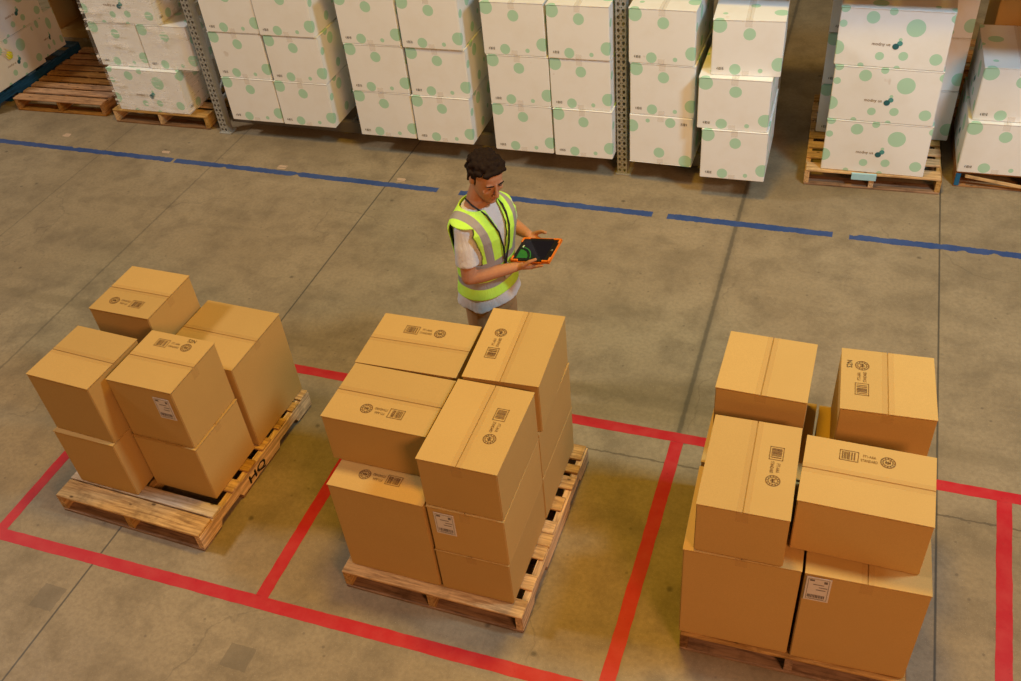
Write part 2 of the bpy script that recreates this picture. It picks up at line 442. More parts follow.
# middle pallet
B('2c2', (-2.14, 2.945), 0, .522, .5, .648, PT, 'tall brown box at the back left of the middle pallet, under two flat boxes', 'x')
B('2c', (-2.123, 2.511), -.8, .516, .40, .647, PT, 'tall brown box front left on the middle pallet, print along its narrow visible top', 'x', (.241, .107), 180)
B('2g', (-1.594, 2.503), .1, .391, .550, .317, PT, 'lowest brown box at the front right of the middle pallet, under the labelled box', 'y')
B('2f', (-1.592, 2.507), .1, .392, .546, .333, .460, 'brown box with white shipping label, middle of the front right stack, middle pallet', 'y', ship=(.035, .150, .104, .155))
B('2h', (-1.594, 3.058), 0, .392, .55, .33, PT, 'lowest brown box of the back right stack on the middle pallet', 'y')
B('2i', (-1.594, 3.058), 0, .392, .55, .337, .473, 'second brown box of the back right stack on the middle pallet', 'y')
B('2b', (-2.168, 2.675), -.5, .555, .387, .303, .791, 'flat brown box front left on the middle pallet, print near its front edge', 'x', (.283, .10), 180, gap=.005)
B('2a', (-2.172, 3.069), .9, .552, .398, .303, .791, 'flat brown box back left on the middle pallet, print near its far edge', 'x', (.273, .296), 0)
B('2d', (-1.596, 2.516), -.4, .394, .535, .325, .794, 'top brown box of the front right stack on the middle pallet', 'y', (.288, .277), -90)
B('2e', (-1.578, 3.064), 2.4, .391, .535, .318, .811, 'top brown box nearest the man on the middle pallet, turned slightly askew', 'y', (.097, .266), 90)
# right pallet
B('3c2', (-.385, 2.577), 1.8, .507, .495, .651, PT, 'large brown box at the front left bottom of the right pallet', 'y')
B('3e', (.135, 2.587), 2, .504, .5, .655, PT, 'large brown box with white shipping label at the front right bottom of the right pallet', 'y', ship=(.010, .475, .103, .165))
B('3a2', (-.40, 3.098), 0, .487, .518, .653, PT, 'large brown box at the back left bottom of the right pallet', 'y')
B('3b2', (.103, 3.112), .2, .50, .50, .653, PT, 'large brown box at the back right bottom of the right pallet, below the S2N box', 'y')
B('3c', (-.342, 2.586), .9, .383, .533, .314, .795, 'brown box on the front left of the right pallet, seam running away from the camera', 'y', (.291, .279), -90)
B('3d', (.054, 2.698), -.6, .530, .379, .325, .799, 'wide brown box on the front right of the right pallet, seam running across', 'x', (.257, .298), 0, gap=.007)
B('3a', (-.3716, 3.208), -1.1, .408, .405, .399, .797, 'brown box with unprinted top on the back left of the right pallet', 'y', gap=.005)
B('3b', (.175, 3.204), 3, .404, .405, .398, .797, 'brown box with black S2N stamp on the back right of the right pallet', 'y', (.091, .212), 90, True)

# ------------------------------------------------------------------ pallets
def pallet(label, L, th, kind='tan', w=1.02, d=1.2, boards=None, seed=0, group=None, kinds=None, notch=True, drop_left=False):
    rng = random.Random(seed); t = R(th)
    c = (L[0]+math.cos(t)*w/2-math.sin(t)*d/2, L[1]+math.sin(t)*w/2+math.cos(t)*d/2, 0)
    root = thing('pallet', label, 'pallet', c, t, group)
    bt = .018; H = .1405
    boards = boards or [(.0, .135), (.19, .09), (.36, .09), (.53, .09), (.70, .09), (.87, .09), (1.065, .135)]
    for i, (y, bw) in enumerate(boards):
        kk = kinds.get(i, kind) if kinds else kind
        j = rng.uniform(-.006, .004)
        link('deck_board', MB().bevbox(-w/2-j, y-d/2, H-bt, w/2+rng.uniform(-.012, .004), y+bw-d/2, H-rng.uniform(0, .002), .003, 1).mesh('deck_board', wood(kk, 'x')), root)
    sh0, sh1 = bt, H-bt
    for x in (-w/2+.019, 0, w/2-.019):
        y0, y1 = -d/2+.004, d/2-.004
        poly = [(y0, sh0)]
        for a in ((.17, .40), (.80, 1.03)):
            a0, a1 = y0+a[0]*d/1.2, y0+a[1]*d/1.2
            poly += [(a0, sh0), (a0+.02, sh0+.038), (a1-.02, sh0+.038), (a1, sh0)]
        poly += [(y1, sh0), (y1, sh1), (y0, sh1)]
        link('stringer', MB().prism(poly, 'x', x-.019, x+.019).mesh('stringer', wood(kind, 'y'), fixn=True), root)
    for y, bw in ((0, .12), (.40, .09), (.70, .09), (1.08, .12)):
        link('bottom_board', MB().bevbox(-w/2+.002, y-d/2, 0.001, w/2-.002, y+bw-d/2, bt, .003, 1).mesh('bottom_board', wood('old' if kind == 'tan' else kind, 'x')), root)
    return root

p1 = pallet('worn wooden pallet under the leftmost load of brown boxes', (-4.08, 2.484), -2.2, 'tan', 1.03, 1.22,
       [(0, .13), (.14, .085), (.335, .09), (.50, .09), (.675, .10), (.86, .09), (1.02, .075), (1.125, .09)], 3, kinds={1: 'pale'})
p2 = pallet('wooden pallet under the middle load of brown boxes', (-2.158, 2.452), -.8, 'tan', 1.015, 1.2,
       [(0, .105), (.17, .09), (.365, .085), (.452, .08), (.535, .085), (.70, .095), (.86, .09), (.98, .06), (1.085, .11)], 5)
p3 = pallet('weathered wooden pallet under the rightmost load of brown boxes', (-.375, 2.566), 1.0, 'old', 1.03, 1.2, None, 9, kinds={0: 'tan'})
# blackened stencil on the right side of the left pallet
k = Ink().text('HQ', 0, 0, .10, .17).text('HQ', .006, .003, .10, .17).text('HQ', .003, -.003, .10, .17)
st = link('stencil_mark', k.place(lambda x, z: (1.03/2+.0012, -.12+x, .035+z*.8), M_inkdark, 'stencil_mark'), p1)
st['label'] = 'black stencilled letters'

# ------------------------------------------------------------------ white dotted cartons
WW, WD, WH = .53, .76, .43
def make_dotted():
    root = thing('dotted_carton', 'x', 'box')
    w, d, h, ft = WW, WD, WH, .005
    bm = bmesh.new(); bmesh.ops.create_cube(bm, size=1)
    for v in bm.verts: v.co = Vector((v.co.x*(w-.002), v.co.y*(d-.002), (v.co.z+.5)*(h-ft)))
    bmesh.ops.bevel(bm, geom=bm.edges[:], offset=.005, segments=2, affect='EDGES')
    me = bpy.data.meshes.new('body'); bm.to_mesh(me); bm.free(); me.materials.append(M_white)
    link('body', me, root)
    for a in (-1, 1):
        x0, x1 = (-w/2-.001, -.0015) if a < 0 else (.0015, w/2+.001)
        link('flap', MB().bevbox(x0, -d/2-.001, h-ft, x1, d/2+.001, h-.0002, .0016, 2).mesh('flap', M_white), root)
    tw = .026; y = d/2+.003
    mb = MB(); pr = [(-y, h-.05), (-y, h+.001), (y, h+.001), (y, h-.05)]
    mb.add([(sx*tw, u, z) for u, z in pr for sx in (-1, 1)], [(0, 1, 3, 2), (2, 3, 5, 4), (4, 5, 7, 6)])
    link('tape', mb.mesh('tape', M_tapew), root)['label'] = 'pale packing tape over the top seam'
    for q in (-1, 1):
        t2 = MB().add([(-tw, q*y, .002), (tw, q*y, .002), (tw, q*y, .045), (-tw, q*y, .045)], [(0, 1, 2, 3)])
        link('tape', t2.mesh('tape', M_tapew), root)['label'] = 'short pale tape end at the bottom'
    k = Ink().text('4 8018', .045, .042, .034, .052)
    pc = link('printed_code', k.place(lambda x, z: (x-w/2, -d/2-.0012, z), M_inkdark, 'printed_code'), root); pc['label'] = 'small black printed code'
    X = -w/2-.0012
    f = lambda u, v: (X, d/2-u, v)
    lg = link('logo', Ink().disc(.432, .188, .019).place(lambda u, v: (X-.0002, d/2-u, v), M_tealight, 'logo'), root)
    link('logo_dot', Ink().disc(.407, .164, .0225).place(lambda u, v: (X-.0004, d/2-u, v), M_teal, 'logo_dot'), lg)['label'] = 'dark teal dot'
    lg['label'] = 'two overlapping teal dots'
    lt = link('printed_text', Ink().text('modny us', .245, .165, .034, .125).place(f, M_ink, 'printed_text'), root); lt['label'] = 'small brown lettering beside the teal dots'
    return root
DOT = make_dotted(); _used = [False]
def dotted(label, L, z0, w=WW, d=WD, h=WH, th=0.0, face='short', group=None, flip=False):
    """L = front-left base corner of the placed carton; face long: the logo side looks toward -Y; 'east': logo side looks toward +X"""
    t = R(th)
    c = Vector((L[0]+math.cos(t)*w/2-math.sin(t)*d/2, L[1]+math.sin(t)*w/2+math.cos(t)*d/2, z0))
    sc = {'short': (w/WW, d/WD, h/WH), 'long': (d/WW, w/WD, h/WH), 'east': (w/WW, d/WD, h/WH)}[face]
    r = {'short': 0, 'long': PI/2, 'east': PI}[face]+t
    if not _used[0]:
        o = DOT; _used[0] = True; o.location = c; o.rotation_euler = (0, 0, r); o.scale = sc
    else: o = dup(DOT, c, r, scale=sc)
    o['label'] = label
    if group: o['group'] = group
    elif 'group' in o: del o['group']
    if flip: o.rotation_euler = (0, PI, r); o.location.z += h
    return o
rw = random.Random(21)
def pal_under(label, x0, y0, w, d=1.2, kind='brown', th=1.0): return pallet(label, (x0, y0), th, kind, w, d, None, rw.randint(0, 999))
ORD = ['first', 'second', 'third', 'fourth', 'fifth', 'sixth']
ROW = ['bottom', 'middle', 'top']
RZ = .20
cols = [(-5.430, 6.764, .538), (-4.881, 6.767, .532), (-4.058, 6.714, .537), (-3.505, 6.709, .524), (-2.766, 6.689, .512), (-2.238, 6.688, .490)]
for ci, (x, y, w) in enumerate(cols):
    for r in range(3):
        dx, dy = (0, 0) if r == 0 else (rw.uniform(-.012, .012), rw.uniform(-.004, .012))
        if r == 2 and ci in (4, 5): dx -= .01
        dotted('white dotted box, %s row, %s column rightward from the left steel rack post' % (ROW[r], ORD[ci]),
               (x+dx, y+dy), RZ+.0005+r*.4285, w, .76, .4265, 1.0+(rw.uniform(-.5, .5) if r else 0), group='dotted boxes in the rack')
for r in range(3):
    dotted('white dotted box just right of the middle rack post, %s of its stack' % ROW[r] + (', upside down' if r == 0 else ''),
           (-1.606+(0, .004, -.006)[r], 6.700+(0, .006, .004)[r]), RZ+.0015+r*.428, .502, .76, .426, -.6, group='dotted boxes in the rack', flip=(r == 0))
dotted('white box with green dots at the bottom of the stack jutting into the dark aisle', (-1.011, 6.567), RZ+.0005, .496, .74, .422, 1.3)
dotted('white dotted box in the middle of the jutting stack, pushed out to the left', (-1.054, 6.580), RZ+.4235, .527, .74, .415, .8)
dotted('white dotted box on top of the jutting stack by the dark aisle, flaps showing', (-.980, 6.629), RZ+.840, .502, .70, .42, 3.0)
for r in range(3):
    dotted('grey-shaded white box behind the jutting stack, %s row, beside the dark aisle' % ROW[r], (-1.06, 7.36), RZ+.0005+r*.43, .50, .70, .428, 1)

# pallet with logo boxes
W3 = 'white box with teal dot logo, %s of the three on the light-tagged wooden pallet'
for r in range(3):
    x, y, w, th = ((-.119, 6.962, .763, .3), (-.120, 6.972, .752, -.8), (-.135, 6.980, .759, -1.4))[r]
    dotted(W3 % ROW[r], (x, y), PT+r*.437, w, .525, .434, th, 'long', 'logo boxes on the tagged pallet')
for i in range(2):
    for r in range(3):
        dotted('white dotted box at the rear %s of the light-tagged pallet, %s row' % (('left', 'right')[i], ROW[r]), (-.213+i*.522, 7.545+.01*i), PT+r*.433, .508, .70, .43, 1.2)
pw = pallet('light-tagged wooden pallet under the boxes with teal logos', (-.232, 6.93), 2.2, 'tan', 1.02, 1.3,
            [(0, .12), (.20, .10), (.36, .10), (.52, .10), (.68, .1), (.84, .1), (1.0, .1), (1.17, .12)], 31)
tg = link('tag', MB().bevbox(-.155, -.668, .09, .03, -.651, .145, .001, 1).mesh('tag', plain('pale_blue_tape', srgb(165, 215, 235), .5)), pw); tg['label'] = 'pale blue tape tag'
# right-hand stack
dotted('white dotted box at the bottom right edge of the photo, on the blue-painted pallet', (.885, 7.099), PT, .53, .76, .425, 1.3)
dotted('white dotted box at the right edge of the photo, shaded top, upper of two', (.904, 7.137), PT+.427, .53, .748, .42, 1.5)
pr_ = pallet('wooden pallet with a blue painted stringer at the right edge of the photo', (.885, 7.12), 1.0, 'brown', 1.02, 1.2, None, 17)
bl = link('paint_patch', MB().bevbox(-.505, -.606, .012, -.470, -.595, .118, .001, 1).mesh('paint_patch', plain('blue_paint', (.01, .13, .30), .6)), pr_); bl['label'] = 'blue painted stringer end'
link('loose_slat', MB().add([Vector(p) for p in ((-.44, -.625, .10), (.2, -.625, .012), (.2, -.607, .012), (-.44, -.607, .10), (-.44, -.625, .118), (.2, -.625, .03), (.2, -.607, .03), (-.44, -.607, .118))],
     [(0, 3, 2, 1), (4, 5, 6, 7), (0, 1, 5, 4), (1, 2, 6, 5), (2, 3, 7, 6), (3, 0, 4, 7)]).mesh('loose_slat', wood('tan', 'x')), pr_)
B('bigR', (1.0, 7.98), 1, .60, .60, 1.35, PT, 'tall brown cardboard carton behind the white boxes at the right edge', 'x')
pallet('wooden pallet under the tall brown carton at the back right', (.95, 7.96+.40), 1, 'brown', 1.02, .9, None, 44)

# left: wrapped pallet
L3 = [dotted('wide white logo box at the bottom of the film-wrapped pallet load', (-6.805, 6.852), PT, .80, .53, .437, 1.0, 'long'),
      dotted('left white dotted box in the middle row of the film-wrapped load', (-6.870, 6.903), PT+.44, .540, .74, .43, 1.2),
      dotted('right white dotted box in the middle row of the film-wrapped load', (-6.318, 6.905), PT+.44, .535, .74, .43, 1.6),
      dotted('wide white logo box on top of the film-wrapped load', (-6.86, 6.905), PT+.872, .80, .53, .43, .6, 'long')]
dotted('white dotted box low at the back of the film-wrapped load', (-6.80, 7.40), PT, .78, .53, .437, 1.0, 'long')
pallet('wooden pallet under the film-wrapped white boxes', (-6.905, 6.835), 1.2, 'tan', 1.09, 1.2, None, 12)
def m_film():
    t = NT('stretch_film'); o = t.obj()
    n = t.noise(t.mapping(o, (2.0, 2.0, 34), (0, 0, 0)), 2.2, 4, .6, .5)
    n2 = t.noise(o, 5, 2)
    k = t.math('MULTIPLY', t.ramp(n, (.55, 0.0), (.595, 1.0)), t.ramp(n2, (.44, 0.0), (.54, 1.0)))  # opaque white streaks painted in as glints on the film
    a = t.math('ADD', t.math('MULTIPLY', k, .85), .04)
    return t.bsdf((1, 1, 1), .3, spec=1.0, alpha=a, normal=t.bump(n2, .2, .01))
M_film = m_film()
def wrap(x0, y0, x1, y1, z0, z1, mb, th=0.0, n=14):
    for (a, b) in (((x0, y0), (x1, y0)), ((x1, y0), (x1, y1)), ((x1, y1), (x0, y1)), ((x0, y1), (x0, y0))):
        vs, fs = [], []
        m = 16
        for i in range(n+1):
            for j in range(m+1):
                u, v = i/n, j/m; nx, ny = (b[1]-a[1]), -(b[0]-a[0]); l = math.hypot(nx, ny)
                e = .0018*mnoise.noise(Vector((u*6, v*9, x0*3)))+.002
                vs.append((a[0]+(b[0]-a[0])*u+nx/l*e, a[1]+(b[1]-a[1])*u+ny/l*e, z0+(z1-z0)*v))
        for i in range(n):
            for j in range(m): fs.append((i*(m+1)+j, (i+1)*(m+1)+j, (i+1)*(m+1)+j+1, i*(m+1)+j+1))
        mb.add(vs, fs)
mbf = MB(); wrap(-6.815, 6.838, -5.985, 7.95, PT+.01, PT+.445, mbf); wrap(-6.885, 6.885, -5.765, 7.70, PT+.45, PT+.87, mbf); wrap(-6.875, 6.888, -6.04, 7.46, PT+.874, PT+1.30, mbf)
tag(link('stretch_film', mbf.mesh('stretch_film', M_film, True)), 'clear stretch film with painted white glints wrapped around the white boxes left of the rack', 'plastic film')

# empty pallet and the dark load on the blue pallet
pallet('empty wooden pallet lying left of the film-wrapped load', (-8.187, 6.87), 2.2, 'brown', 1.10, 1.25,
       [(0, .115), (.155, .092), (.29, .092), (.425, .092), (.56, .092), (.695, .092), (.83, .092), (.965, .092), (1.12, .12)], 15)
pallet('blue pallet in shadow under the white boxes at the top left corner', (-9.42, 6.62), 0, 'blue', 1.02, 1.6,
       [(0, .13), (.25, .12), (.5, .12), (.75, .12), (1.0, .12), (1.25, .12), (1.47, .13)], 16)
dotted('shaded white logo box with a yellow tag, bottom row of the blue pallet load', (-8.95, 6.93), PT, .53, .76, .43, 0, 'east')
dotted('shaded white box at the front end of the blue pallet, bottom row', (-8.95, 6.655), PT, .53, .265, .43, 0, 'east')
dotted('dark white box further back on the blue pallet, bottom row', (-9.03, 7.71), PT, .53, .42, .43, 0, 'east')
dotted('shaded white box in the second row of the blue pallet load, nearer one', (-8.96, 6.70), PT+.432, .53, .44, .43, 0, 'east')
dotted('shaded white logo box in the second row of the blue pallet load, farther one', (-8.955, 7.16), PT+.432, .53, .76, .43, .5, 'east')
for y_, d_, lb in ((6.72, .76, 'nearer'), (7.50, .50, 'farther')): dotted('unseen white box added for shade, third row of the blue pallet load, %s one' % lb, (-8.96, y_), PT+.864, .53, d_, .43, 0, 'east')  # out-of-view row added to darken the load at the top left
yt = thing('tag_pouch', 'yellow tag on torn film stuck to the shaded white logo box at top left', 'tag', (-8.413, 7.25, .42), 0)
link('yellow_tag', MB().ell((.006, 0, .0), (.008, .045, .045)).mesh('yellow_tag', plain('yellow_plastic', (.75, .80, .01), .4), True), yt)
mbp = MB(); rr = random.Random(4)
for i in range(9):
    a = Vector((.004, -.05+rr.uniform(-.05, .03), .03+rr.uniform(0, .07))); b = a+Vector((.006, rr.uniform(.02, .10), rr.uniform(-.09, -.02)))
    mbp.tube([a, (a+b)/2+Vector((.004, 0, 0)), b], .0035, 5)
link('torn_film', mbp.mesh('torn_film', plain('torn_film_white', (.8, .75, .68), .35)), yt)
# open brown crate in the dark behind the empty pallet
cr = thing('open_carton', 'open brown carton lying on its side in the dark behind the empty pallet', 'box', (-8.45, 8.95, 0), R(2))
M_cd = M_card
link('bottom_panel', MB().bevbox(-.55, -.35, 0, .75, .35, .10, .004).mesh('bottom_panel', M_cd), cr)
for nm, a in (('back_panel', (-.55, .33, .10, .75, .35, .62)), ('side_panel', (-.55, -.35, .10, -.53, .33, .62)), ('side_panel', (.73, -.35, .10, .75, .33, .62)),
              ('top_panel', (-.55, -.35, .62, .75, .35, .64)), ('divider', (.05, -.30, .10, .07, .33, .62))):
    link(nm, MB().bevbox(*a, .003).mesh(nm, M_cd), cr)

# ------------------------------------------------------------------ rack
def perforated(z0, z1, w, mb):
    """front web of the post with two columns of tear-drop holes"""
    pit = .0508; n = int((z1-z0)/pit)
    xs = [-w/2, -.004, .004, w/2]
    for i in range(n):
        a, b = z0+i*pit, z0+(i+1)*pit
        mb.add([(-.004, 0, a), (.004, 0, a), (.004, 0, b), (-.004, 0, b)], [(0, 1, 2, 3)])
        for s in (-1, 1):
            x0, x1 = (-w/2, -.004) if s < 0 else (.004, w/2)
            cx, cz = s*.0195, (a+b)/2
            outer, inner = [], []
            for k in range(16):
                t = 2*PI*k/16+PI/16; c_, s_ = math.cos(t), math.sin(t)
                m = max(abs(c_), abs(s_)); ox = (x0+x1)/2+c_/m*(x1-x0)/2; oz = cz+s_/m*pit/2
                r = .0122*(1-.25*max(0, -s_)); ix = cx+c_*r*(1 if s_ > -.3 else .75); iz = cz+s_*.0155
                outer.append((ox, 0, oz)); inner.append((ix, 0, iz))
            mb.add(outer+inner, [(k, (k+1) % 16, 16+(k+1) % 16, 16+k) for k in range(16)])
def rack_frame(label, x, y, depth=1.07, H=2.9):
    root = thing('pallet_rack', label, 'rack post', (x, y, 0))
    w = .088
    for j, yy in enumerate((0, depth)):
        mb = MB()
        s = 1 if j == 0 else -1
        perforated(.012, H, w, mb)
        mb.v = [(v[0], yy, v[2]) for v in mb.v]
        d = .07*s
        for a in (-w/2, w/2-.003): mb.box(a, min(yy, yy+d), .012, a+.003, max(yy, yy+d), H)
        for a in (-w/2, w/2-.018): mb.box(a, min(yy+d, yy+d+.003*s), .012, a+.018, max(yy+d, yy+d+.003*s), H)
        link('post', mb.mesh('post', M_steel), root)
        link('base_plate', MB().bevbox(-.055, yy-.02 if s > 0 else yy-.10, 0.0005, .075, yy+.10 if s > 0 else yy+.02, .012, .002).mesh('base_plate', M_steel), root)
    for z in (.30, 1.2, 2.1): link('brace', MB().box(-.012, .06, z, .012, depth-.06, z+.03).mesh('brace', M_steel), root)
    for z0, z1 in ((.36, 1.14), (1.26, 2.04)):
        a, b = (.07, z0), (depth-.07, z1); 
        link('diagonal_brace', MB().tube([(0, a[0], a[1]), (0, b[0], b[1])], .012, 8).mesh('diagonal_brace', M_steel), root)
    return root
rack_frame('left perforated grey steel rack post, beside the film-wrapped load', -5.625, 6.83)
rack_frame('middle perforated grey steel rack post, between the white box columns', -1.697, 6.815)


def shelf(label, x0, x1, y, z, depth=1.07, deck=True):
    root = thing('rack_shelf', label, 'rack shelf', ((x0+x1)/2, y+depth/2, z)); w = x1-x0
    for s in (-1, 1): link('beam', MB().bevbox(-w/2, s*depth/2-.025, -.11, w/2, s*depth/2+.025, 0, .004).mesh('beam', M_beam), root)
    if not deck:
        for i in range(int(w/1.2)+1): link('support_bar', MB().bevbox(-w/2+.08+i*1.2, -depth/2+.025, -.04, -w/2+.12+i*1.2, depth/2-.025, -.001, .002, 1).mesh('support_bar', M_beam), root)
        return root
    n = int(w/.3)
    for i in range(n):
        x = -w/2+.15+i*.3; link('deck_plank', MB().bevbox(x-.143, -depth/2, .001, x+.143, depth/2, .02, .002, 1).mesh('deck_plank', wood('tan', 'y')), root)
M_beam = plain('dark_beam_paint', (.10, .09, .08), .5)
shelf('low rack shelf under the white boxes between the left and middle posts', -5.56, -1.765, 6.93, .20, .95, False)
shelf('low rack shelf under the white boxes right of the middle post', -1.63, -.57, 6.93, .20, .95, False)
shelf('upper rack shelf between the left and middle posts', -5.58, -1.745, 6.82, 1.82)
shelf('upper rack shelf right of the middle post', -1.65, 2.6, 6.82, 1.82)
shelf('upper rack shelf left of the left post', -9.6, -5.67, 6.82, 1.82)

# ------------------------------------------------------------------ floor, wall, tape lines
def setting(name, mb, m): o = link(name, mb.mesh(name, m)); o['kind'] = 'structure'; return o
setting('floor', MB().box(-16, -3, -.12, 10, 13, 0), M_floor)
setting('wall_back', MB().box(-16, 13, -.12, 10, 13.2, 6), M_wall)
def tape(label, p0, p1, w=.076, m=None, seed=0, name='floor_tape', rough=.0015, gaps=(), erode=0.0, step=.03, z=.0009):
    rng = random.Random(seed); a, b = Vector((*p0, 0)), Vector((*p1, 0)); L = (b-a).length; d = (b-a)/L; nrm = Vector((-d.y, d.x, 0))
    n = max(2, int(L/step)); mb = MB(); prev = None
    e0 = e1 = 0.0
    for i in range(n+1):
        s = i*L/n; p = a+d*s
        e0 = e0*.6+rng.uniform(-1, 1)*rough; e1 = e1*.6+rng.uniform(-1, 1)*rough
        c0 = c1 = 0.0
        if erode:
            q = mnoise.noise(Vector((s*9.3, seed, 0)))*max(0, .3+mnoise.noise(Vector((s*.8, 5, 0))))*2; q2 = mnoise.noise(Vector((s*9.3, seed+9, 3)))*max(0, .3+mnoise.noise(Vector((s*.8, 15, 0))))*2
            c0 = max(0, q-.18)*erode*(1+.5*rng.random()); c1 = max(0, q2-.18)*erode*(1+.5*rng.random())
        lo, hi = -w/2+e0+c0, w/2+e1-c1
        gap = any(g0 < p.x < g1 for g0, g1 in gaps) or hi-lo < .012
        cur = None if gap else (p+nrm*lo, p+nrm*hi)
        if prev and cur:
            l0, h0 = prev; l1, h1 = cur; Z = Vector((0, 0, z))
            mb.add([l0, l1, h1, h0, l0+Z, l1+Z, h1+Z, h0+Z], [(4, 5, 6, 7), (0, 1, 5, 4), (2, 3, 7, 6), (1, 2, 6, 5), (3, 0, 4, 7)])
        prev = cur
    return tag(link(name, mb.mesh(name, m or M_red)), label, 'floor line')
tape('long red floor tape in front of the pallets, nearest the camera', (-4.44, 2.230), (1.3, 2.235), seed=1)
tape('long red floor tape behind the pallets, in front of the man', (-4.41, 3.957), (2.0, 3.955), seed=2)
tape('short red floor tape at the left of the left pallet', (-4.365, 2.268), (-4.372, 3.918), .072, seed=3)
tape('short red floor tape between the left and middle pallets', (-2.582, 2.268), (-2.576, 3.918), .076, seed=4)
tape('short red floor tape between the middle and right pallets', (-.672, 2.272), (-.655, 3.918), .076, seed=5)
tape('short red floor tape at the far right of the right pallet', (1.078, 2.272), (1.14, 3.917), .076, seed=6)
tape('worn blue floor line across the aisle in front of the rack', (-10.5, 6.275), (2.4, 6.268), .070, M_blue, 11, 'floor_line',
     .004, [(-5.86, -5.84), (-3.17, -2.98), (-1.31, -1.21), (.06, .17)], .042, .010)
M_scrap = plain('dried_label_scrap', (.52, .38, .27), .7)
for i, (x, y, lb) in enumerate(((-7.264, 6.503, 'pale label scrap stuck to the floor in front of the empty pallet'), (-6.015, 6.396, 'pale label scrap stuck to the floor in front of the film-wrapped load'),
                  (-3.552, 6.362, 'pale label scrap stuck to the floor by the blue line, nearest the man'), (-4.736, 6.359, 'pale label scrap on the floor below the second white column'))):
    rs = random.Random(i); mb = MB()
    for j in range(6):
        if rs.random() < .2: continue
        y0 = y-.03+j*.01; mb.box(x-.05+rs.uniform(0, .02), y0, 0, x+.05-rs.uniform(0, .02), y0+.0085, .0006)
    tag(link('label_scrap', mb.mesh('label_scrap', M_scrap)), lb, 'paper scrap')

#PERSON_BEGIN
# ------------------------------------------------------------------ the man with the tablet
MAN = Vector((-1.815, 4.055, 0)); MRZ = R(70)
Rm = Matrix.Rotation(-MRZ, 4, 'Z')
def loc(p): return Rm @ (Vector(p)-MAN)        # world -> man's own frame (he looks along -Y, his left is +X)
TC = Vector((-1.520, 4.100, 1.160)); TU = Vector((.961, -.168, .220)).normalized(); TV = Vector((.135, .975, .175)); TV = (TV-TU*TV.dot(TU)).normalized(); TN = TU.cross(TV)
def tab(u, v, n): return TC+TU*u+TV*v+TN*n
def tl(u, v, n): return loc(tab(u, v, n))
def evaluated(mb, name, mat, voxel, smooth=6, fac=.5, sub=False):
    me = mb.mesh(name, mat, True, True); o = link(name, me)
    m = o.modifiers.new('r', 'REMESH'); m.mode = 'VOXEL'; m.voxel_size = voxel; m.use_smooth_shade = True
    s = o.modifiers.new('s', 'SMOOTH'); s.iterations = smooth; s.factor = fac
    dg = bpy.context.evaluated_depsgraph_get(); out = bpy.data.meshes.new_from_object(o.evaluated_get(dg))
    bpy.data.objects.remove(o); bpy.data.meshes.remove(me); out.name = name
    if not out.materials: out.materials.append(mat)
    out.polygons.foreach_set('use_smooth', [True]*len(out.polygons)); return out
def interp(tbl, z):
    if z <= tbl[0][0]: return tbl[0][1:]
    for a, b in zip(tbl, tbl[1:]):
        if z <= b[0]:
            t = (z-a[0])/(b[0]-a[0]); t = t*t*(3-2*t) if False else t
            return tuple(x+(y-x)*t for x, y in zip(a[1:], b[1:]))
    return tbl[-1][1:]
TORSO = [(.74, .150, .112, .0), (.82, .168, .120, .0), (.92, .160, .113, .0), (1.02, .153, .108, -.002), (1.12, .158, .112, -.005), (1.22, .168, .118, -.010),
         (1.32, .178, .120, -.014), (1.385, .178, .110, -.012), (1.425, .160, .093, -.008), (1.455, .122, .078, -.004), (1.48, .082, .068, .0), (1.51, .060, .060, -.004)]
def ring(z, off=0, n=48, grow=None, pw=2.35):
    a, b, y = interp(TORSO, z)
    if grow: ga, gb = grow(z); a += ga; b += gb
    a += off; b += off; out = []
    for k in range(n):
        t = 2*PI*k/n; c, s = math.cos(t), math.sin(t)
        out.append(Vector((a*math.copysign(abs(c)**(2/pw), c), y+b*math.copysign(abs(s)**(2/pw), s), z)))
    return out
SH = {s: loc((MAN.x+s*.166*.342+.02, MAN.y+s*.166*.94, 1.372)) for s in (-1, 1)}
EL = {-1: loc((-1.838, 3.848, 1.105)), 1: loc((-1.790, 4.385, 1.125))}
WR = {-1: tl(-.080, -.128, -.012), 1: tl(-.117, .130, -.004)}
def m_skin():
    t = NT('skin'); o = t.obj()
    n = t.noise(o, 55, 3); c = t.mix(n, (.44, .205, .105), (.52, .26, .14))
    hc = HEADM @ Vector((0, -.105, -.064))
    d = t.vmath('LENGTH', t.vmath('MULTIPLY', t.vmath('SUBTRACT', o, tuple(hc)), (1, 1, 2.4)))
    c = t.mix(t.ramp(d, (.020, .75), (.027, 0.0)), c, (.42, .13, .085))
    jw = HEADM @ Vector((0, -.05, -.085))
    d2 = t.vmath('DISTANCE', o, tuple(jw))
    c = t.mix(t.ramp(d2, (.045, .28), (.085, 0.0)), c, (.22, .13, .09))
    return t.bsdf(c, .7, spec=.18, **{'Subsurface Weight': .08, 'Subsurface Radius': (.02, .008, .004)})
HEADM = Matrix.Translation((0.015, -.060, 1.650)) @ Matrix.Rotation(R(-20), 4, 'Z') @ Matrix.Rotation(R(20), 4, 'X') @ Matrix.Scale(1.06, 4)
HR = [(-.118, .020, -.082, -.045), (-.108, .036, -.093, -.02), (-.088, .050, -.096, .025), (-.06, .061, -.096, .06), (-.03, .068, -.097, .08), (0, .073, -.097, .092),
      (.03, .0755, -.098, .097), (.06, .075, -.094, .095), (.085, .067, -.081, .084), (.105, .048, -.058, .062), (.118, .02, -.028, .03)]
